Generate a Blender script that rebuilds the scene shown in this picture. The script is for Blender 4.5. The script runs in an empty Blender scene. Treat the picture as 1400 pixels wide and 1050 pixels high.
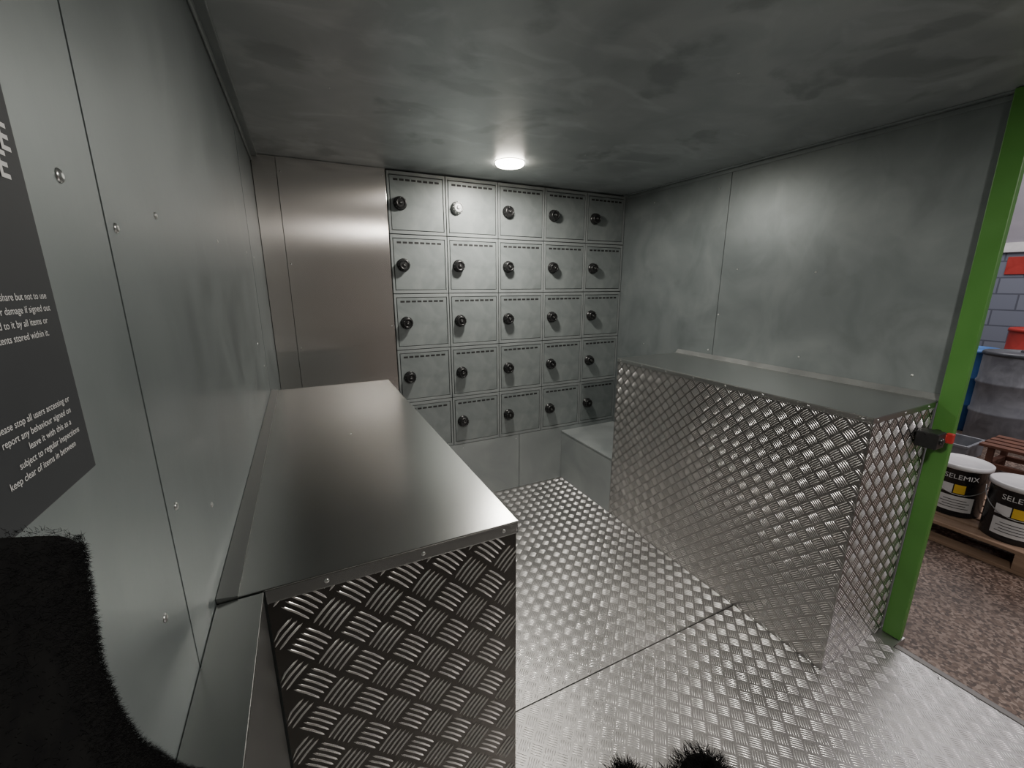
import bpy, bmesh, math, random
import numpy as np
from mathutils import Vector, Matrix
random.seed(3)
SC = bpy.context.scene
COL = SC.collection
PI = math.pi

# ------------------------------------------------------------------ camera
F_PX, PITCH, YAW, HC = 574.0, math.atan(138/574), math.radians(26.2), 1.5
sp, cp, sy, cy = math.sin(PITCH), math.cos(PITCH), math.sin(YAW), math.cos(YAW)
FWD = Vector((sy*cp, cy*cp, -sp)); RGT = Vector((cy, -sy, 0)); UPV = Vector((sy*sp, cy*sp, cp))
cam = bpy.data.cameras.new('camera'); camo = bpy.data.objects.new('camera', cam); COL.objects.link(camo)
M = Matrix((RGT, UPV, -FWD)).transposed().to_4x4(); M.translation = Vector((0, 0, HC))
camo.matrix_world = M
cam.sensor_fit = 'HORIZONTAL'; cam.sensor_width = 36; cam.lens = 36*F_PX/1400
cam.clip_start = 0.01; cam.clip_end = 200
SC.camera = camo
def onp(u, v, axis, val):
    d = FWD + RGT*((u-700)/F_PX) - UPV*((v-525)/F_PX)
    o = Vector((0, 0, HC)); t = (val-o[axis])/d[axis]
    return o + d*t

# ------------------------------------------------------------------ dimensions (metres)
XL, XR, YB, ZC = -0.155, 2.205, 2.595, 2.12
YREAR = -1.3

# ------------------------------------------------------------------ materials
def newmat(name):
    m = bpy.data.materials.new(name); m.use_nodes = True
    nt = m.node_tree; b = nt.nodes['Principled BSDF']
    return m, nt, b
def noisy(name, c1, c2, metallic=0, r1=.4, r2=.5, scale=4, detail=6, dist=.6, bump=0, bscale=60, stretch=None, spec=.5, coord='Object', patch=0, pscale=4, scuff=0, sscale=3):
    m, nt, b = newmat(name); N = nt.nodes; L = nt.links
    tc = N.new('ShaderNodeTexCoord'); mp = N.new('ShaderNodeMapping'); L.new(tc.outputs[coord], mp.inputs['Vector'])
    if stretch: mp.inputs['Scale'].default_value = stretch
    nz = N.new('ShaderNodeTexNoise'); nz.inputs['Scale'].default_value = scale; nz.inputs['Detail'].default_value = detail
    nz.inputs['Distortion'].default_value = dist; L.new(mp.outputs[0], nz.inputs['Vector'])
    rp = N.new('ShaderNodeValToRGB'); rp.color_ramp.elements[0].position = .33; rp.color_ramp.elements[1].position = .68
    rp.color_ramp.elements[0].color = (*c1, 1); rp.color_ramp.elements[1].color = (*c2, 1)
    L.new(nz.outputs['Fac'], rp.inputs[0])
    out = rp.outputs[0]
    def layer(out, amt, sc, lo, hi, col, st, dd):
        m4 = N.new('ShaderNodeMapping'); m4.inputs['Scale'].default_value = st; m4.inputs['Location'].default_value = (3.3*sc, 1.7, 5.1); L.new(tc.outputs[coord], m4.inputs['Vector'])
        n3 = N.new('ShaderNodeTexNoise'); n3.inputs['Scale'].default_value = sc; n3.inputs['Detail'].default_value = 9
        n3.inputs['Distortion'].default_value = dd; L.new(m4.outputs[0], n3.inputs['Vector'])
        m3 = N.new('ShaderNodeMapRange'); m3.inputs['From Min'].default_value = lo; m3.inputs['From Max'].default_value = hi
        m3.inputs['To Min'].default_value = 0; m3.inputs['To Max'].default_value = amt; L.new(n3.outputs['Fac'], m3.inputs['Value'])
        mx = N.new('ShaderNodeMix'); mx.data_type = 'RGBA'; L.new(m3.outputs[0], mx.inputs['Factor'])
        L.new(out, mx.inputs['A']); mx.inputs['B'].default_value = (*col, 1); return mx.outputs['Result']
    if patch: out = layer(out, patch, pscale, .58, .645, [c*.45 for c in c1], (1,1,1), .4)
    if scuff: out = layer(out, scuff, sscale, .53, .69, [min(1, c*1.5) for c in c2], (1,1.8,1), 1.0)
    L.new(out, b.inputs['Base Color'])
    mr = N.new('ShaderNodeMapRange'); mr.inputs['From Min'].default_value = .3; mr.inputs['From Max'].default_value = .7
    mr.inputs['To Min'].default_value = r1; mr.inputs['To Max'].default_value = r2
    L.new(nz.outputs['Fac'], mr.inputs['Value']); L.new(mr.outputs[0], b.inputs['Roughness'])
    b.inputs['Metallic'].default_value = metallic; b.inputs['Specular IOR Level'].default_value = spec
    if bump:
        n2 = N.new('ShaderNodeTexNoise'); n2.inputs['Scale'].default_value = bscale; n2.inputs['Detail'].default_value = 4
        L.new(mp.outputs[0], n2.inputs['Vector'])
        bp = N.new('ShaderNodeBump'); bp.inputs['Strength'].default_value = bump; bp.inputs['Distance'].default_value = .01
        L.new(n2.outputs['Fac'], bp.inputs['Height']); L.new(bp.outputs[0], b.inputs['Normal'])
    return m
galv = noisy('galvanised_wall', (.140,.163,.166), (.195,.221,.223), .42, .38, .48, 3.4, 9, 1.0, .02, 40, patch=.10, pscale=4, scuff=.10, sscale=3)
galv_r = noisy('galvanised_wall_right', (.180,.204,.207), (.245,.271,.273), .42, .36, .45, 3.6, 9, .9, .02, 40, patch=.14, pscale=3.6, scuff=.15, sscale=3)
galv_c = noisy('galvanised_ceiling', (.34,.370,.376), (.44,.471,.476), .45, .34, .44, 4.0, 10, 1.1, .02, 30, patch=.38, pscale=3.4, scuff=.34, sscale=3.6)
galv_p = noisy('galvanised_plinth', (.27,.294,.296), (.35,.375,.375), .3, .40, .5, 3, 7, .8)
lockm = noisy('galvanised_locker', (.180,.202,.203), (.255,.280,.278), .15, .40, .50, 6, 9, 1.2, .02, 60, patch=.10, pscale=7, scuff=.13, sscale=6)
lockf = noisy('galvanised_locker_frame', (.23,.251,.252), (.285,.307,.306), .15, .42, .52, 7, 6, .8)
rear_m = noisy('dark_rear_wall', (.076,.066,.057), (.10,.088,.076), .1, .5, .6, 3)
dark = noisy('dark_gap', (.014,.014,.014), (.022,.022,.022), 0, .7, .8, 10)
def brushed(name, col, r=.3, an=.7, tan=(1,0,0), var=.015, me=1):
    m, nt, b = newmat(name); N = nt.nodes; L = nt.links
    tc = N.new('ShaderNodeTexCoord')
    nz = N.new('ShaderNodeTexNoise'); nz.inputs['Scale'].default_value = 3; nz.inputs['Detail'].default_value = 5
    L.new(tc.outputs['Object'], nz.inputs['Vector'])
    mr = N.new('ShaderNodeMapRange'); mr.inputs['To Min'].default_value = r-var; mr.inputs['To Max'].default_value = r+var
    L.new(nz.outputs['Fac'], mr.inputs['Value']); L.new(mr.outputs[0], b.inputs['Roughness'])
    b.inputs['Base Color'].default_value = (*col, 1)
    b.inputs['Metallic'].default_value = me; b.inputs['Anisotropic'].default_value = an
    if an:
        cx = N.new('ShaderNodeCombineXYZ'); cx.inputs[0].default_value, cx.inputs[1].default_value, cx.inputs[2].default_value = tan
        L.new(cx.outputs[0], b.inputs['Tangent'])
    return m
steel_panel = brushed('brushed_steel_panel', (.90,.85,.82), .21, .95, me=.93)
steel_top = brushed('satin_steel_top', (.40,.405,.395), .25, 0, var=.01)
steel_top_r = brushed('satin_steel_top_right', (.52,.525,.515), .30, 0, var=.01)
steel_plain = brushed('satin_steel_plain', (.35,.36,.355), .38, 0)
def tread_mat(name, col, r0, r1, me=1): return noisy(name, tuple(c*.94 for c in col), col, me, r0, r1, 3, 6, .8)
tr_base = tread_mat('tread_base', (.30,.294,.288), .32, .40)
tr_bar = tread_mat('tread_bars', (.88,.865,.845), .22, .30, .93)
trl_base = tread_mat('tread_base_dark_reflection', (.12,.112,.104), .20, .32)  # left counter plate: a dark reflection is put into the base colour
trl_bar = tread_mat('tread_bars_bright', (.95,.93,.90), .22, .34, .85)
trf_base = tread_mat('tread_floor_base', (.44,.43,.424), .40, .50)
trf_bar = tread_mat('tread_floor_bars', (.80,.785,.775), .24, .34, .95)
screw_m = noisy('zinc_screw', (.55,.56,.55), (.7,.7,.69), 1, .25, .35, 30)
alu_edge = noisy('aluminium_edge', (.33,.34,.335), (.40,.41,.405), .8, .4, .5, 10)
sill_m = noisy('dull_sill', (.17,.165,.16), (.23,.222,.215), .5, .5, .6, 10)
black_pl = noisy('black_plastic', (.010,.010,.011), (.018,.018,.018), 0, .25, .35, 20)
grey_pl = noisy('grey_lock_marks_highlight', (.30,.31,.31), (.40,.41,.40), .3, .3, .4, 20)  # marks on all locks, and the painted highlight on one
green_m = noisy('green_gloss_paint', (.060,.180,.032), (.070,.205,.038), 0, .35, .48, 5)
red_pl = noisy('red_plastic', (.34,.028,.022), (.42,.038,.03), 0, .4, .5, 10)
sign_m = noisy('dark_sign', (.028,.030,.034), (.038,.041,.045), 0, .5, .6, 5, spec=.25)
white_ink = noisy('white_print', (.62,.62,.62), (.70,.70,.70), 0, .5, .6, 20)
fleece_m = noisy('black_fleece', (.0035,.0035,.004), (.007,.007,.007), 0, .9, 1, 60, spec=.1)
white_pl = noisy('white_plastic', (.60,.60,.61), (.72,.72,.72), 0, .35, .45, 8)
tin_black = noisy('black_tin', (.012,.013,.016), (.02,.021,.024), 0, .22, .32, 10)
yellow_m = noisy('yellow_print', (.70,.45,.03), (.80,.53,.05), 0, .4, .5, 10)
wood_m = noisy('pallet_wood', (.20,.125,.08), (.39,.27,.185), 0, .7, .85, 6, 8, 1.5, .1, 60, (1, .15, 1))
drum_grey = noisy('grey_drum', (.17,.18,.205), (.25,.265,.29), .3, .4, .6, 6, 8, 1, patch=.3, pscale=5, scuff=.3, sscale=6)
drum_blue = noisy('blue_drum', (.035,.12,.34), (.05,.16,.42), 0, .4, .55, 5, patch=.3, pscale=5)
drum_dark = noisy('dark_lid', (.05,.055,.065), (.085,.093,.105), .2, .4, .5, 8)
rust_m = noisy('rusty_steel', (.11,.047,.032), (.19,.085,.055), .2, .7, .85, 14)
crate_m = noisy('grey_crate_plastic', (.16,.17,.19), (.24,.25,.27), 0, .4, .5, 10)
ground_m, nt, b = newmat('speckled_ground'); N = nt.nodes; L = nt.links
tc = N.new('ShaderNodeTexCoord'); vo = N.new('ShaderNodeTexVoronoi'); vo.inputs['Scale'].default_value = 85
L.new(tc.outputs['Object'], vo.inputs['Vector'])
rp = N.new('ShaderNodeValToRGB'); e = rp.color_ramp.elements
e[0].color = (.060,.040,.030,1); e[1].color = (.27,.205,.165,1); e[0].position = .1; e[1].position = .95
k = e.new(.5); k.color = (.138,.092,.068,1)
sep = N.new('ShaderNodeSeparateColor'); L.new(vo.outputs['Color'], sep.inputs[0]); L.new(sep.outputs[0], rp.inputs[0])
nz = N.new('ShaderNodeTexNoise'); nz.inputs['Scale'].default_value = 3.5; nz.inputs['Detail'].default_value = 8; L.new(tc.outputs['Object'], nz.inputs['Vector'])
r2_ = N.new('ShaderNodeMapRange'); r2_.inputs['From Min'].default_value = .3; r2_.inputs['From Max'].default_value = .7; r2_.inputs['To Min'].default_value = .6; r2_.inputs['To Max'].default_value = 1.1; L.new(nz.outputs['Fac'], r2_.inputs['Value'])
mx = N.new('ShaderNodeMix'); mx.data_type = 'RGBA'; mx.blend_type = 'MULTIPLY'; mx.inputs['Factor'].default_value = 1
L.new(rp.outputs[0], mx.inputs['A']); L.new(r2_.outputs[0], mx.inputs['B']); L.new(mx.outputs['Result'], b.inputs['Base Color'])
b.inputs['Roughness'].default_value = .55
block_m, nt, b = newmat('painted_block'); N = nt.nodes; L = nt.links
tc = N.new('ShaderNodeTexCoord'); sx = N.new('ShaderNodeSeparateXYZ'); cb = N.new('ShaderNodeCombineXYZ')
L.new(tc.outputs['Object'], sx.inputs[0]); L.new(sx.outputs['Y'], cb.inputs['X']); L.new(sx.outputs['Z'], cb.inputs['Y'])
br = N.new('ShaderNodeTexBrick'); L.new(cb.outputs[0], br.inputs['Vector']); br.inputs['Scale'].default_value = 1
br.inputs['Brick Width'].default_value = .45; br.inputs['Row Height'].default_value = .225; br.inputs['Mortar Size'].default_value = .010
br.inputs['Color1'].default_value = (.15,.17,.22,1); br.inputs['Color2'].default_value = (.19,.21,.26,1); br.inputs['Mortar'].default_value = (.08,.09,.12,1)
L.new(br.outputs['Color'], b.inputs['Base Color']); b.inputs['Roughness'].default_value = .7
def emit(name, col, s):
    m, nt, b = newmat(name); b.inputs['Emission Color'].default_value = (*col, 1); b.inputs['Emission Strength'].default_value = s
    b.inputs['Base Color'].default_value = (.9,.9,.9,1); return m
lens_m = emit('lit_diffuser', (1,.91,.76), 55)

# ------------------------------------------------------------------ mesh builder
class MB:
    def __init__(s): s.v = []; s.f = []; s.m = []; s.sm = []
    def add(s, vs, fs, mi=0, smooth=False):
        o = len(s.v); s.v += [tuple(p) for p in vs]
        for f in fs: s.f.append([i+o for i in f]); s.m.append(mi); s.sm.append(smooth)
        return s
    def box(s, x0, x1, y0, y1, z0, z1, mi=0):
        vs = [(x0,y0,z0),(x1,y0,z0),(x1,y1,z0),(x0,y1,z0),(x0,y0,z1),(x1,y0,z1),(x1,y1,z1),(x0,y1,z1)]
        return s.add(vs, [(3,2,1,0),(4,5,6,7),(0,1,5,4),(1,2,6,5),(2,3,7,6),(3,0,4,7)], mi)
    def lathe(s, prof, c=(0,0,0), axis='z', n=32, mi=0, smooth=True, caps=True):
        ax = {'z': (Vector((1,0,0)),Vector((0,1,0)),Vector((0,0,1))), '-y': (Vector((1,0,0)),Vector((0,0,1)),Vector((0,-1,0))),
              'x': (Vector((0,1,0)),Vector((0,0,1)),Vector((1,0,0))), '-x': (Vector((0,0,1)),Vector((0,1,0)),Vector((-1,0,0))),
              '-z': (Vector((0,1,0)),Vector((1,0,0)),Vector((0,0,-1)))}[axis]
        U, V, W = ax; c = Vector(c); vs = []; fs = []
        for r, h in prof:
            for i in range(n):
                a = 2*PI*i/n; vs.append(c+U*(r*math.cos(a))+V*(r*math.sin(a))+W*h)
        for k in range(len(prof)-1):
            for i in range(n):
                j = (i+1) % n; fs.append((k*n+i, k*n+j, (k+1)*n+j, (k+1)*n+i))
        s.add(vs, fs, mi, smooth)
        if caps:
            s.add(vs[:n], [tuple(reversed(range(n)))], mi); s.add(vs[-n:], [tuple(range(n))], mi)
        return s
    def tube(s, pts, r, n=8, mi=0):
        pts = [Vector(p) for p in pts]; vs = []; fs = []
        for i, p in enumerate(pts):
            d = (pts[min(i+1, len(pts)-1)]-pts[max(i-1, 0)]).normalized()
            a = d.orthogonal().normalized() if i == 0 else (pa - d*pa.dot(d)).normalized()
            pa = a; bq = d.cross(a)
            for k in range(n):
                t = 2*PI*k/n; vs.append(p+(a*math.cos(t)+bq*math.sin(t))*r)
        for i in range(len(pts)-1):
            for k in range(n):
                j = (k+1) % n; fs.append((i*n+k, i*n+j, (i+1)*n+j, (i+1)*n+k))
        fs.append(tuple(reversed(range(n)))); fs.append(tuple(range((len(pts)-1)*n, len(pts)*n)))
        return s.add(vs, fs, mi, True)
    def build(s, name, mats, parent=None, bevel=0, local=False, seg=2):
        off = Vector((0,0,0)) if (parent is None or local) else wloc(parent)
        me = bpy.data.meshes.new(name)
        me.from_pydata([(p[0]-off.x, p[1]-off.y, p[2]-off.z) for p in s.v], [], s.f)
        if not isinstance(mats, (list, tuple)): mats = [mats]
        for m in mats: me.materials.append(m)
        me.polygons.foreach_set('material_index', s.m); me.polygons.foreach_set('use_smooth', s.sm)
        me.update()
        o = bpy.data.objects.new(name, me); COL.objects.link(o); o.parent = parent
        if bevel:
            md = o.modifiers.new('bevel', 'BEVEL'); md.width = bevel; md.segments = seg; md.limit_method = 'ANGLE'
        return o
def wloc(o):
    p = Vector((0,0,0))
    while o: p += o.location; o = o.parent
    return p
def thing(name, label, cat, loc, group=None):
    o = bpy.data.objects.new(name, None); COL.objects.link(o); o.location = loc; o.empty_display_size = .05
    o['label'] = label; o['category'] = cat
    if group: o['group'] = group
    return o
def tag(o, label, cat, group=None):
    o['label'] = label; o['category'] = cat
    if group: o['group'] = group
    return o
def struct(o): o['kind'] = 'structure'; return o

# pattern of raised five-bar tread plate on a rectangle
def tread(mb, O, U, V, Nn, su, sv, c=.043, hgt=.0018, mi=1, phase=(0,0), wf=.030):
    O, U, V, Nn = map(np.array, (O, U, V, Nn)); O = O.astype(float)
    r2 = math.sqrt(.5); R = int((su+sv)/c)+3
    ii, jj = np.meshgrid(np.arange(-R, R+1), np.arange(-R, R+1)); ii = ii.ravel(); jj = jj.ravel()
    par = (ii+jj) % 2
    L = c*.475; W = c*wf
    s = np.array([-1,-.76,0,.76,1]); w = np.array([0,.9,1,.9,0])
    bow = .03*c
    prof = [(-1,0,0)] + [(s[k], w[k], 0) for k in (1,2,3)] + [(s[k], -w[k], 0) for k in (1,2,3)] + [(s[k], 0, w[k]) for k in (1,2,3)] + [(1,0,0)]
    prof = np.array(prof)
    fpat = [(0,7,1),(1,7,8,2),(2,8,9,3),(3,9,10),(0,4,7),(4,5,8,7),(5,6,9,8),(6,10,9)]
    flip = np.dot(np.cross(U, V), Nn) > 0
    for k in range(-2, 3):
        p0 = ii*c; q0 = jj*c; off = k*c*.180
        dp = np.where(par == 0, 0, off); dq = np.where(par == 0, off, 0)
        al = prof[:,0]*L*(1-.02*abs(k)); ac = prof[:,1]*W+bow*(1-prof[:,0]**2)-bow*.5
        P = p0[:,None]+dp[:,None]+np.where(par[:,None] == 0, al[None], ac[None])
        Q = q0[:,None]+dq[:,None]+np.where(par[:,None] == 0, ac[None], al[None])
        u = (P-Q)*r2+phase[0]; v = (P+Q)*r2+phase[1]
        cu = ((p0+dp)-(q0+dq))*r2+phase[0]; cv = ((p0+dp)+(q0+dq))*r2+phase[1]
        ok = (cu > .003) & (cu < su-.003) & (cv > .003) & (cv < sv-.003)
        u = np.clip(u[ok], .001, su-.001); v = np.clip(v[ok], .001, sv-.001)
        h = np.broadcast_to(prof[:,2]*hgt, u.shape)
        pts = O + u[...,None]*U + v[...,None]*V + h[...,None]*Nn
        base = np.where(par[ok] == 0, 0, 1)
        for idx in range(pts.shape[0]):
            o = len(mb.v); mb.v.extend(map(tuple, pts[idx].tolist()))
            fl = (base[idx] == 1) ^ bool(flip)
            for f in fpat:
                g = [x+o for x in f]
                if fl: g.reverse()
                mb.f.append(g); mb.m.append(mi); mb.sm.append(True)
    return mb

# screws
def screw_mesh():
    mb = MB(); mb.lathe([(.0055,0),(.0055,.0006),(.0045,.0018),(.0022,.0026)], axis='z', n=14)
    o = mb.build('screw', screw_m); me = o.data; bpy.data.objects.remove(o); return me
SCREW = screw_mesh()
def screw(parent, p, n, s=1.0):
    o = bpy.data.objects.new('screw', SCREW); COL.objects.link(o); o.parent = parent
    o.location = Vector(p)-wloc(parent); o.rotation_mode = 'QUATERNION'
    o.rotation_quaternion = Vector(n).to_track_quat('Z', 'Y'); o.scale = (s, s, s); return o

# ------------------------------------------------------------------ setting
fl = MB()
fl.box(-.2, 2.10, YREAR, 3.05, -.15, -.004, 2)
fl.box(2.10, 2.203, .606, 3.05, -.15, 0, 0)
fl.box(XL, 2.10, YREAR, 1.062, -.004, 0, 0); fl.box(XL, 2.10, 1.067, 2.62, -.004, 0, 0)
tread(fl, (XL, YREAR, 0), (1,0,0), (0,1,0), (0,0,1), 2.10-XL, 1.062-YREAR)
tread(fl, (XL, 1.067, 0), (1,0,0), (0,1,0), (0,0,1), 2.10-XL, 2.60-1.067)
floor = struct(fl.build('floor', [trf_base, trf_bar, dark]))
sill = MB().box(2.105, 2.132, YREAR, .604, -.15, .001)
struct(sill.build('trim_1', sill_m, None, .002))
for y in (.45, .1, -.3): screw(floor, (2.08, y, 0), (0,0,1), 1.2)

ceil = struct(MB().box(-.2, 2.26, YREAR, 3.05, ZC, ZC+.04).build('ceiling', galv_c))
wl = MB().box(-.2, XL-.004, YREAR, 3.05, 0, ZC); wall_left = struct(wl.build('wall_left', dark))
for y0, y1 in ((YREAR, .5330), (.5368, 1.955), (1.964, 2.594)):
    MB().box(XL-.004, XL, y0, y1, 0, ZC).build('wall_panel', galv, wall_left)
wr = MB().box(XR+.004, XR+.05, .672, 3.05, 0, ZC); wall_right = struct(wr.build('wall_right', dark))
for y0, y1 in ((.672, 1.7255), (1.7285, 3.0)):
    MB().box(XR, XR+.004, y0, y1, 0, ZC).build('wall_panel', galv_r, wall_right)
struct(MB().box(XL, XR+.05, 3.02, 3.06, 0, ZC).build('wall_back', galv))
struct(MB().box(-.2, XR+.05, YREAR-.04, YREAR, -.15, ZC+.04).build('wall_rear', rear_m))
struct(MB().box(XR, XR+.05, YREAR, -1.05, 0, ZC).build('wall_front', galv_r))
t = MB().box(XL, XL+.032, YREAR, YB-.002, ZC-.010, ZC).box(XL, XL+.008, YREAR, YB-.002, ZC-.034, ZC-.010)
struct(t.build('trim_2', galv_r, None, .003))
t = MB().box(XR-.028, XR, .676, YB-.002, ZC-.008, ZC).box(XR-.006, XR, .676, YB-.002, ZC-.026, ZC-.008)
struct(t.build('trim_3', galv_r, None, .002))
struct(MB().box(2.125, XR+.05, -1.05, .600, ZC-.05, ZC).build('trim_4', galv_c, None, .003))

for u, v, s in ((80,240,1.0),(158,312,.9),(212,295,.8),(297,330,.7),(337,345,.7),(347,352,.7),(240,692,.9),(289,690,.8),(340,690,.8),(225,845,.9),(352,470,.7),(361,500,.7)):
    screw(wall_left, onp(u, v, 0, XL), (1,0,0), s)
for u, v in ((1247,513),(1092,488),(1008,368),(984,258),(1115,372),(895,277),(982,430),(968,478),(880,470)):
    screw(wall_right, onp(u, v, 0, XR), (-1,0,0), .9)
for u, v in ((640,190),(560,150),(800,212),(1010,100),(450,120)):
    screw(ceil, onp(u, v, 2, ZC), (0,0,-1), .7)

# ------------------------------------------------------------------ brushed steel panel beside the lockers
LX0, LZ0, CW, CH = .492, .42, .3424, .339
LX1 = LX0+5*CW
bp = thing('steel_panel', 'tall brushed steel panel between the left wall and the lockers', 'panel', (.17, YB, 0))
MB().box(-.152, -.048, YB, YB+.004, 0, ZC-.002).build('narrow_sheet', steel_panel, bp)
MB().box(-.046, LX0-.004, YB-.002, YB+.004, 0, ZC-.002).build('wide_sheet', steel_panel, bp, .0008)
for z in (.5, .9, 1.15, 1.6, 2.05):
    screw(bp, (-.03, YB-.002, z), (0,-1,0), .7)
for z in (1.25, 2.08): screw(bp, (LX0-.02, YB-.002, z), (0,-1,0), .7)

# ------------------------------------------------------------------ plinth
pl = thing('locker_plinth', 'plain grey sheet metal plinth under the locker bank', 'plinth', (1.3, YB, 0))
for x0, x1 in ((LX0-.002, 1.335), (1.339, XR-.001)):
    MB().box(x0, x1, YB-.001, YB+.02, 0, LZ0-.001).build('plinth_sheet', galv_p, pl, .001)
for x in (.9, 1.31): screw(pl, (x, YB-.001, .39), (0,-1,0), .7)

# ------------------------------------------------------------------ lockers
bank = thing('locker_bank', 'grey galvanised bank of twenty-five square lockers with black dial locks', 'lockers', (LX0, YB, LZ0))
mb = MB().box(LX0, LX1, YB+.012, YB+.40, LZ0, LZ0+5*CH); mb.build('carcass', dark, bank)
fr = MB(); g = .0024; bw, bh = .012, .018
for i in range(5):
    for j in range(5):
        x0 = LX0+i*CW+g; x1 = LX0+(i+1)*CW-g; z0 = LZ0+j*CH+g; z1 = LZ0+(j+1)*CH-g
        fr.box(x0, x0+bw, YB-.002, YB+.012, z0, z1); fr.box(x1-bw, x1, YB-.002, YB+.012, z0, z1)
        fr.box(x0+bw, x1-bw, YB-.002, YB+.012, z0, z0+bh); fr.box(x0+bw, x1-bw, YB-.002, YB+.012, z1-bh, z1)
fr.build('frame', lockf, bank, .001)
DW = CW-2*g-2*bw-.008; DH = CH-2*g-2*bh-.008
dm = MB().box(-DW/2, DW/2, 0, .010, -DH/2, DH/2, 0)
for k in range(8):
    xx = -DW/2+.020+k*(DW-.040-.026)/7
    dm.box(xx, xx+.026, -.0006, .001, DH/2-.027, DH/2-.0155, 1)
door0 = dm.build('door', [lockm, dark], bank, .0015, local=True)
lk = MB()
lk.lathe([(.031,0),(.034,.002),(.034,.006),(.030,.009),(.0285,.012),(.0275,.030),(.025,.034),(.019,.0345),(.0185,.031)], axis='-y', n=36)
lk.lathe([(.010,.030),(.010,.036),(.008,.037)], axis='-y', n=20)
for k in range(12):
    a = 2*PI*k/12; x = .0285*math.cos(a); z = .0285*math.sin(a)
    lk.lathe([(.0022,.010),(.0022,.028)], c=(x,0,z), axis='-y', n=6)
lk.box(-.0012, .0012, -.0352, -.034, .020, .0235, 1)
lk.box(-.004, .004, -.0374, -.0368, -.0012, .0012, 1)
lock0 = lk.build('dial_lock', [black_pl, grey_pl], door0, local=True)
lock0.scale = (1.12, 1.1, 1.12)
first = True
for j in range(5):
    for i in range(5):
        if first: d, q = door0, lock0; first = False
        else:
            d = door0.copy(); COL.objects.link(d); d.parent = bank
            q = lock0.copy(); COL.objects.link(q); q.parent = d
        d.location = ((i+.5)*CW, -.0015, (j+.5)*CH)
        q.location = (-CW/2+.069+random.uniform(-.001,.001), 0, -.003)
        q.rotation_euler = (0, random.uniform(-1.2,1.2), 0)
        if j == 4 and i == 1:
            me = lock0.data.copy(); me.materials[0] = grey_pl; q.data = me; q['label'] = 'dial lock with its highlight painted as pale grey'  # grey body colour stands in for a reflected highlight

# ------------------------------------------------------------------ right counter
HB = 1.055; RX, RY0, RY1, RXE = 1.70, .675, 1.99, 2.155
rc = thing('counter', 'long tread plate counter with smooth steel top along the right wall', 'counter', (1.95, 1.33, 0))
MB().box(RX+.006, XR-.003, RY0+.006, RY1-.002, 0.002, HB-.004).build('carcass', galv_p, rc)
p = MB().box(RX+.003, RX+.0055, RY0, RY1, 0.002, HB-.006)
tread(p, (RX+.003, RY0, 0.002), (0,1,0), (0,0,1), (-1,0,0), RY1-RY0, HB-.009); p.build('front_panel', [tr_base, tr_bar], rc)
p = MB().box(RX+.006, RXE, RY0+.003, RY0+.0055, 0.002, HB-.006)
tread(p, (RX+.006, RY0+.003, 0.002), (1,0,0), (0,0,1), (0,-1,0), RXE-RX-.006, HB-.009, hgt=.0021); p.build('end_panel', [tr_base, tr_bar], rc)
p = MB().box(RX-.001, XR-.022, RY0-.001, RY1, HB-.003, HB)
p.box(RX-.001, RX+.001, RY0-.001, RY1, HB-.022, HB-.003); p.box(RX+.001, RXE, RY0-.001, RY0+.001, HB-.022, HB-.003)
top = p.build('counter_top', steel_top_r, rc, .001)
u = MB().add([(XR-.022,RY0,HB-.003),(XR-.001,RY0,HB-.003),(XR-.001,RY0,HB+.022),(XR-.022,RY0,HB+.002),
              (XR-.022,RY1,HB-.003),(XR-.001,RY1,HB-.003),(XR-.001,RY1,HB+.022),(XR-.022,RY1,HB+.002)],
             [(0,1,2,3),(7,6,5,4),(0,4,5,1),(1,5,6,2),(2,6,7,3),(3,7,4,0)])
u.build('upstand', alu_edge, rc)
for k in range(8): screw(top, (RX-.001, RY0+.03+k*(RY1-RY0-.06)/7, HB-.012), (-1,0,0), .75)
for x in (RX+.03, 1.92, 2.10): screw(top, (x, RY0-.001, HB-.012), (0,-1,0), .75)

# ------------------------------------------------------------------ low box
lb = thing('low_box', 'low grey metal box on the floor between right counter and lockers', 'box', (1.95, 2.3, 0))
BH = .392
MB().box(RX+.004, XR-.003, RY1+.003, YB-.003, 0.002, BH-.012).build('body', galv_p, lb, .001)
MB().box(RX, XR-.003, RY1+.003, YB-.003, BH-.012, BH).build('lid', galv_p, lb, .002)

# ------------------------------------------------------------------ left counter
LXR, LY0, LY1 = .33, .645, 2.0
lc = thing('counter', 'tread plate counter with broad smooth steel top against the left wall', 'counter', (.1, 1.3, 0))
MB().box(XL+.003, LXR-.006, LY0+.008, LY1-.002, 0.002, HB-.004).build('carcass', galv, lc)
p = MB().box(-.094, LXR-.002, LY0+.0035, LY0+.006, 0.002, HB-.006)
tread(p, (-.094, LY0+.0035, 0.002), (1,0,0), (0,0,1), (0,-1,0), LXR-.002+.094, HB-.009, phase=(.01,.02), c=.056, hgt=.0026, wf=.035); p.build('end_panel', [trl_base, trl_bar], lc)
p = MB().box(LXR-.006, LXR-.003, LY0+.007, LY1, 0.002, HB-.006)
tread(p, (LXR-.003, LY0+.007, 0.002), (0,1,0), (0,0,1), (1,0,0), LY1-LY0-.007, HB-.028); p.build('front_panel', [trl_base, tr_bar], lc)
p = MB().box(-.128, LXR+.001, LY0, LY1, HB-.003, HB)
p.box(LXR-.001, LXR+.001, LY0, LY1, HB-.026, HB-.003); p.box(-.094, LXR-.001, LY0, LY0+.002, HB-.026, HB-.003)
top = p.build('counter_top', steel_top, lc, .001)
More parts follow.
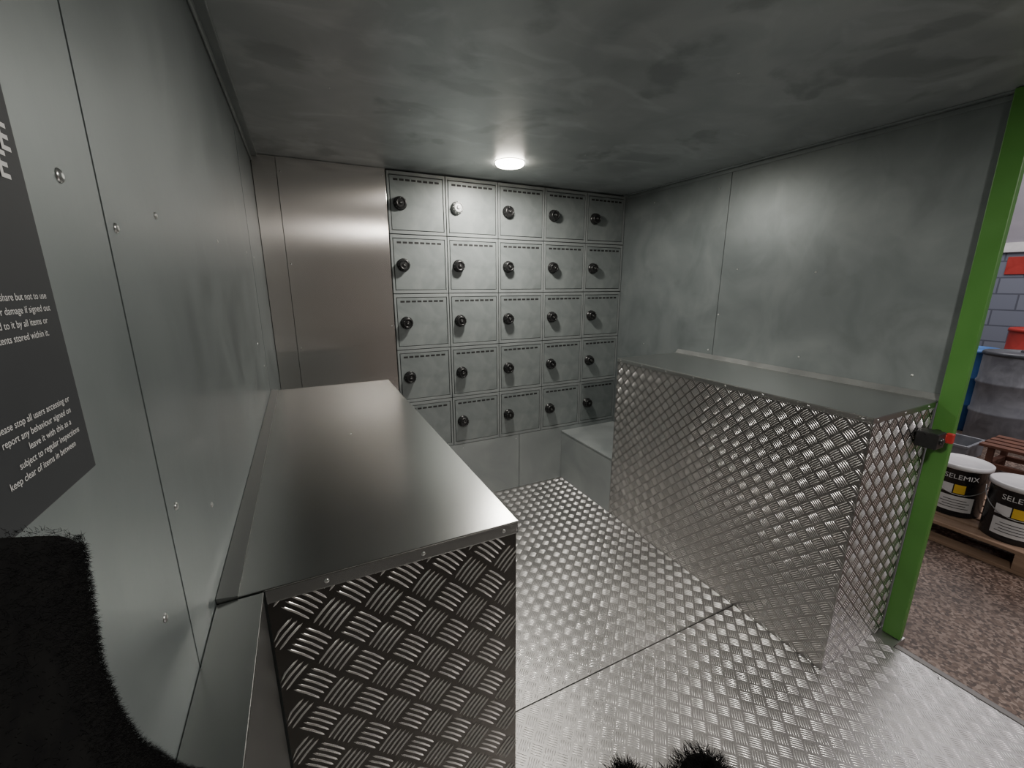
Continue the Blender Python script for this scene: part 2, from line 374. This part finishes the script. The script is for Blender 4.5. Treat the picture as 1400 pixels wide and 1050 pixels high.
u = MB().add([(-.128,LY0,HB-.003),(XL+.001,LY0,HB-.003),(XL+.001,LY0,HB+.006),(-.128,LY0,HB+.002),
              (-.128,LY1,HB-.003),(XL+.001,LY1,HB-.003),(XL+.001,LY1,HB+.006),(-.128,LY1,HB+.002)],
             [(3,2,1,0),(4,5,6,7),(1,5,4,0),(2,6,5,1),(3,7,6,2),(0,4,7,3)])
u.build('upstand', steel_plain, lc)
for x in (.30, .145, -.01): screw(top, (x, LY0, HB-.014), (0,-1,0), .7)
screw(top, onp(480, 593, 2, HB), (0,0,1), .5)

# ------------------------------------------------------------------ narrow wall ledge
wlg = thing('wall_ledge', 'narrow smooth steel ledge along the left wall in front of left counter', 'ledge', (-.125, -.2, 0))
MB().box(XL+.001, -.097, YREAR+.004, LY0-.002, 0.002, HB-.006).build('side_panel', steel_plain, wlg)
MB().box(XL+.001, -.095, YREAR+.004, LY0-.002, HB-.006, HB-.002).build('ledge_top', steel_top, wlg, .001)

# ------------------------------------------------------------------ green door post with latch
dp = thing('door_post', 'bright green painted steel post at the side opening', 'post', (2.17, .64, 0))
MB().box(2.158, 2.186, .609, .672, 0.002, ZC-.002).build('post', green_m, dp, .003)
lt = MB().box(2.02, 2.085, .604, .669, .905, .965).box(2.085, 2.159, .640, .660, .92, .95)
lt.lathe([(.014,0),(.014,.006),(.010,.008)], c=(2.05, .604, .935), axis='-y', n=20)
lt = lt.build('latch', black_pl, dp, .004)
rl = MB().box(2.086, 2.125, .606, .638, .925, .950).box(2.104, 2.122, .590, .612, .918, .957)
rl.build('red_lever', red_pl, lt, .004)

# ------------------------------------------------------------------ ceiling lights
def downlight(x, y, label, e):
    r = thing('ceiling_light', label, 'light', (x, y, ZC))
    MB().lathe([(.080,0),(.080,.0015),(.077,.0025),(.072,.003)], c=(x,y,ZC-.0002), axis='-z', n=48).build('bezel', white_pl, r)
    MB().lathe([(.076,.0022),(.075,.012),(.066,.020),(.04,.024),(.01,.025)], c=(x,y,ZC), axis='-z', n=48).build('diffuser', lens_m, r)
    ld = bpy.data.lights.new('lamp', 'AREA'); ld.shape = 'DISK'; ld.size = .13; ld.energy = e; ld.color = (1,.96,.89)
    lo = bpy.data.objects.new('lamp', ld); COL.objects.link(lo); lo.parent = r; lo.location = (0,0,-.030)
    return r
downlight(1.06, 2.18, 'round lit ceiling downlight in front of the lockers', 17)
downlight(1.06, -.10, 'round lit ceiling downlight near the side opening', 23)

# ------------------------------------------------------------------ sign on the left wall
def text_mesh(s, size, align='RIGHT', bold=0):
    c = bpy.data.curves.new('text', 'FONT'); c.body = s; c.size = size; c.align_x = align; c.offset = bold
    o = bpy.data.objects.new('text', c); COL.objects.link(o)
    bpy.context.view_layer.update()
    me = bpy.data.meshes.new_from_object(o.evaluated_get(bpy.context.evaluated_depsgraph_get()))
    bpy.data.objects.remove(o); return me
SY1 = .40
sg = thing('wall_sign', 'dark notice board with white lettering on the left wall', 'sign', (XL, .15, 1.367))
MB().box(XL+.0005, XL+.004, -.10, SY1, 1.367, 1.80).build('board', sign_m, sg, .0008)
def wtext(name, s, size, y, z, align='RIGHT', bold=0):
    me = text_mesh(s, size, align, bold); me.materials.append(white_ink)
    o = bpy.data.objects.new(name, me); COL.objects.link(o); o.parent = sg
    o.matrix_local = Matrix.Translation(Vector((XL+.0045, y, z))-Vector(sg.location)) @ Matrix(((0,0,1,0),(1,0,0,0),(0,1,0,0),(0,0,0,1)))
    return o
def wat(u, v): q = onp(u, v, 0, XL+.0045); return q.y, q.z
for u, v, s in ((16,208,'THE'),(16,245,'SAFE'),):
    y, z = wat(u, v); wtext('heading', s, .022, y, z, bold=.0004)
y, z = wat(64, 408)
for i, (s, dy) in enumerate((('is here to share but not to use', 0), ('any loss or damage if signed out', .001), ('caused to it by all items or', -.006), ('the contents stored within it.', -.008))):
    wtext('small_print', s, .0060, y+dy, z-i*.0078)
y, z = wat(95, 548)
for i, (s, dy) in enumerate((('please stop all users accessing or', 0), ('report any behaviour signed on', -.0015), ('leave it with this as a', -.005), ('subject to regular inspections', .003), ('keep clear of items in between', -.006))):
    wtext('small_print', s, .0060, y+dy, z-i*.0076)

# ------------------------------------------------------------------ black fleece on ledge
def fuzz(mb, pts, nrm, n, ln, wd, seed=1, droop=.3, spread=.7, jit=None):
    rng = random.Random(seed)
    for _ in range(n):
        k = rng.randrange(len(pts)); p = pts[k]; q = (nrm[k]+Vector((rng.uniform(-1,1),rng.uniform(-1,1),rng.uniform(-1,1)))*spread).normalized()
        j = ln*.4
        p = p + Vector((rng.uniform(-1,1)*j, rng.uniform(-1,1)*j, rng.uniform(-1,1)*(jit or j)))
        l = ln*rng.uniform(.5,1.2); s_ = q.orthogonal().normalized()*wd
        m_ = p+q*l*.6; e_ = p+q*l+Vector((0,0,-droop*l*rng.random()))
        mb.add([p-s_, p+s_, m_+s_*.7, m_-s_*.7, e_], [(0,1,2,3),(3,2,4)])
def lump(fn, nu, nv):
    vs = []; fs = []
    for i in range(nu+1):
        for j in range(nv): vs.append(Vector(fn(i/nu, j/nv)))
    for i in range(nu):
        for j in range(nv):
            k = (j+1) % nv; fs.append((i*nv+j, i*nv+k, (i+1)*nv+k, (i+1)*nv+j))
    return vs, fs
def normals(vs, fs):
    ns = [Vector((0,0,0)) for _ in vs]
    for f in fs:
        nn = (vs[f[1]]-vs[f[0]]).cross(vs[f[2]]-vs[f[0]])
        for i in f: ns[i] += nn
    return [n.normalized() if n.length > 0 else Vector((0,0,1)) for n in ns]
def sgn(x, p): return math.copysign(abs(x)**p, x)
EZ = [1.05,1.12,1.183,1.24,1.273,1.306,1.345,1.375]; EY = [.376,.359,.310,.272,.261,.258,.268,.274]
def coat(u, v):
    a = 2*PI*v
    th = .023*(.9 if u < .02 else 1)
    cz = 1.0545+u*.32
    ye = float(np.interp(cz, EZ, EY)); y0 = -.20
    y = (ye+y0)/2+(ye-y0)/2*sgn(math.cos(a), .3)
    zt = 1.380+min(.06, max(0, (.258-y))*.55)-.010*max(0,(y-.235)/.035)**2
    z = 1.0545+u*(zt-1.0545)
    return (-.129+th*sgn(math.sin(a), .35)+.0012*math.sin(16*y+7*u), y, z)
NU, nv = 60, 400
vs, fs = lump(coat, NU, nv)
vs.append(sum(vs[-nv:], Vector())/nv); c = len(vs)-1
fs += [(NU*nv+j, NU*nv+(j+1) % nv, c) for j in range(nv)]
fs.append(tuple(reversed(range(nv))))
mb = MB(); mb.add(vs, fs, 0, True)
nn = normals(vs, fs)
if nn[30*nv+100].x < 0: nn = [-q for q in nn]
sel = [i for i in range(len(vs)) if vs[i].z > 1.065 and vs[i].x > -.14 and vs[i].y > .10]
edge = [i for i in sel if vs[i].y > .21 or vs[i].z > 1.36]
fuzz(mb, [vs[i] for i in sel], [nn[i] for i in sel], 9000, .0022, .00012, spread=1.3, jit=.003)
fuzz(mb, [vs[i]+nn[i]*.0002 for i in edge], [nn[i] for i in edge], 36000, .0026, .00007, 9, spread=1.4, jit=.0035)
o = mb.build('fleece_coat', fleece_m); tag(o, 'black fleecy coat bundled on the narrow ledge below the dark notice board', 'coat')

# black shaggy fur on the floor at the bottom edge
mb = MB(); P = []; Q = []
for (cx_, cy_, r, hh) in ((.955,.60,.078,.078),(.86,.615,.05,.035),(.745,.705,.042,.034)):
    def dome(u, v, cx_=cx_, cy_=cy_, r=r, hh=hh):
        a = u*PI/2*.98; return (cx_+r*math.cos(a)*math.cos(2*PI*v), cy_+r*math.cos(a)*math.sin(2*PI*v), .003+hh*math.sin(a))
    vs, fs = lump(dome, 10, 24); mb.add(vs, fs, 0, True)
    mb.add(vs[:24], [tuple(reversed(range(24)))], 0)
    for p in vs:
        P.append(p); Q.append(Vector(((p.x-cx_)/r, (p.y-cy_)/r, .3+(p.z)/hh)).normalized())
fuzz(mb, P, Q, 5000, .034, .0007, 5, .5, spread=.55)
fuzz(mb, P, Q, 900, .042, .0014, 8, .5, spread=.45)
mb.v = [(p[0], p[1], max(p[2], .0022)) for p in mb.v]
o = mb.build('fur_bundle', fleece_m); tag(o, 'black shaggy fur bundle lying on the tread plate floor', 'fur')

# ------------------------------------------------------------------ outside
GZ = -.15
struct(MB().box(-6, 12, -8, 9, GZ-.1, GZ).build('ground', ground_m))
wf = MB().box(9.0, 9.2, -8, 9, GZ, 1.92); struct(wf.build('wall_outside', block_m))
upper = noisy('pale_cladding', (.22,.21,.24), (.27,.255,.285), 0, .6, .7, 3)
struct(MB().box(9.02, 9.2, -8, 9, 2.05, 5.5).build('wall_upper', upper))
struct(MB().box(8.96, 9.2, -8, 9, 1.92, 2.05).build('trim_5', white_pl))
q = onp(1390, 363, 0, 8.99)
s = thing('warning_sign', 'small red sign on the outside block wall', 'sign', (8.99, q.y, q.z))
MB().box(8.985, 8.999, q.y-.40, q.y+.10, q.z-.12, q.z+.12).build('plate', red_pl, s, .003)

# pallet
pal = thing('pallet', 'weathered wooden pallet outside carrying the black tins', 'pallet', (4.0, .56, GZ))
PX0, PX1, PY0, PY1 = 3.56, 4.36, -.02, 1.18
for k in range(3):
    x = PX0+k*.35; MB().box(x, x+.10, PY0, PY1, GZ+.001, GZ+.022).build('bottom_board', wood_m, pal, .002)
    for y in (PY0, .53, PY1-.10): MB().box(x, x+.10, y, y+.10, GZ+.022, GZ+.10).build('block', wood_m, pal, .003)
for y in (PY0, .53, PY1-.10): MB().box(PX0, PX1, y, y+.10, GZ+.10, GZ+.122).build('cross_board', wood_m, pal, .002)
for k in range(6):
    x = PX0+k*.138; MB().box(x, x+.11, PY0, PY1, GZ+.122, GZ+.144).build('deck_board', wood_m, pal, .002)

# paint tins
def bend(me_, r0, phi0, z0, eps):
    for v in me_.vertices:
        a = phi0+v.co.x/r0; z = z0+v.co.y; r = r0+eps
        v.co = (r*math.cos(a), r*math.sin(a), z)
def patch(name, mat_, parent, r, phi0, w, z0, z1, eps):
    n = 14; vs = []; fs = []
    for i in range(n+1):
        a = phi0+(i/n-.5)*w/r
        for z in (z0, z1): vs.append(((r+eps)*math.cos(a), (r+eps)*math.sin(a), z))
    for i in range(n): fs.append((2*i, 2*i+2, 2*i+3, 2*i+1))
    return MB().add(vs, fs, 0, True).build(name, mat_, parent, local=True)
def tin(x, y, label, spin):
    z = GZ+.1442; t = thing('paint_tin', label, 'tin', (x, y, z), 'black paint tins on the pallet')
    R = .134
    MB().lathe([(R-.004,0),(R-.001,.004),(R,.02),(R,.335),(R+.004,.338)], n=48).build('body', tin_black, t, local=True)
    MB().lathe([(R+.004,.325),(R+.010,.328),(R+.011,.352),(R+.004,.357),(R-.003,.352),(.05,.3515),(.002,.3515)], n=48).build('lid', white_pl, t, local=True)
    phi = math.atan2(-y, -x)+spin
    me = text_mesh('SELEMIX', .045, 'CENTER'); bend(me, R, phi, .262, .0015); me.materials.append(white_ink)
    o = bpy.data.objects.new('lettering', me); COL.objects.link(o); o.parent = t
    patch('yellow_label', yellow_m, t, R, phi+.02, .052, .165, .225, .0012)
    patch('white_label', white_pl, t, R, phi-.05, .18, .04, .145, .0012)
    patch('white_label', white_pl, t, R, phi-.48, .07, .165, .225, .0012)
    for k in range(4): patch('print_line', tin_black, t, R, phi-.05, .14-.03*(k % 2), .062+k*.018, .066+k*.018, .002)
    pts = [((R+.014)*math.cos(phi+PI/2-PI*k/16), (R+.014)*math.sin(phi+PI/2-PI*k/16), .29-.13*math.sin(PI*k/16)) for k in range(17)]
    MB().tube(pts, .0025).build('handle', alu_edge, t, local=True)
    return t
tin(3.85, 1.005, 'black paint tin with white lid nearest the green post', .10)
tin(3.74, .70, 'black paint tin with white lid farther from the green post', .05)

def drum(x, y, z, r, hgt, mat_, lidm, label):
    t = thing('drum', label, 'drum', (x, y, z))
    prof = [(r-.01,0),(r,.01),(r,.30*hgt),(r+.012,.32*hgt),(r+.012,.34*hgt),(r,.36*hgt),(r,.63*hgt),(r+.012,.65*hgt),(r+.012,.67*hgt),(r,.69*hgt),(r,.96*hgt)]
    MB().lathe(prof, n=40).build('body', mat_, t, local=True)
    MB().lathe([(r,.955*hgt),(r+.012,.96*hgt),(r+.012,.985*hgt),(r,hgt),(r-.02,hgt),(r-.03,.985*hgt),(.002,.985*hgt)], n=40).build('lid', lidm, t, local=True)
    MB().lathe([(.03,.985*hgt),(.03,1.0*hgt),(.022,1.01*hgt)], c=(r*.55,0,0), n=16).build('bung', lidm, t, local=True)
    return t
drum(6.55, 1.52, GZ+.001, .25, .96, drum_grey, drum_dark, 'grey steel drum outside behind the paint tins')
drum(6.85, 1.98, GZ+.001, .26, .93, drum_blue, drum_blue, 'bright blue drum outside partly behind the green post')
drum(8.3, 1.82, GZ+.001, .25, 1.09, red_pl, red_pl, 'tall red drum against the outside block wall')
cr = thing('crate', 'small grey plastic crate on the ground beside the drums', 'crate', (5.65, 1.62, GZ))
m_ = MB().box(5.45,5.85,1.42,1.76,GZ+.001,GZ+.012)
for a in ((5.45,5.462,1.42,1.76),(5.838,5.85,1.42,1.76),(5.462,5.838,1.42,1.432),(5.462,5.838,1.748,1.76)): m_.box(*a, GZ+.012, GZ+.16)
m_.build('tray', crate_m, cr, .003)
m_ = MB()
for a in ((5.44,5.86,1.41,1.42),(5.44,5.86,1.76,1.77),(5.44,5.45,1.42,1.76),(5.85,5.86,1.42,1.76)): m_.box(*a, GZ+.135, GZ+.16)
m_.build('rim', crate_m, cr, .002)
tr = thing('trestle', 'low rusty brown steel trestle on the ground before the grey drum', 'trestle', (5.5, .85, GZ))
for x in (5.25, 5.60):
    for y in (.50, 1.21): MB().box(x, x+.04, y, y+.04, GZ+.001, GZ+.26).build('leg', rust_m, tr, .003)
for x in (5.25, 5.60): MB().box(x, x+.04, .54, 1.21, GZ+.08, GZ+.12).build('rail', rust_m, tr, .003)
for y in (.50, 1.21): MB().box(5.29, 5.60, y, y+.04, GZ+.08, GZ+.12).build('rail', rust_m, tr, .003)
for k in range(4):
    MB().box(5.22+k*.12, 5.30+k*.12, .44, 1.30, GZ+.26, GZ+.285).build('slat', rust_m, tr, .003)

# ------------------------------------------------------------------ light
w = bpy.data.worlds.new('world'); SC.world = w; w.use_nodes = True
bg = w.node_tree.nodes['Background']; bg.inputs[0].default_value = (.98,.92,.95,1); bg.inputs[1].default_value = .34
def area(name, loc, tgt, e, sx_, sy_, col=(1,1,1)):
    l = bpy.data.lights.new(name, 'AREA'); l.shape = 'RECTANGLE'; l.size = sx_; l.size_y = sy_; l.energy = e; l.color = col
    o = bpy.data.objects.new(name, l); COL.objects.link(o); o.location = loc
    o.rotation_euler = (Vector(tgt)-Vector(loc)).to_track_quat('-Z', 'Y').to_euler(); return o
area('outside_fill', (4.6, -2.4, 4.4), (3.4, .3, 0), 110, 2.0, 1.6, (1,.91,.92))  # added fill light for yard and doorway, no fixture there
area('outside_fill', (7.0, 2.0, 4.0), (7.0, 1.5, 0), 95, 2.5, 2.0, (1,.96,.97))  # second added fill, above the drums
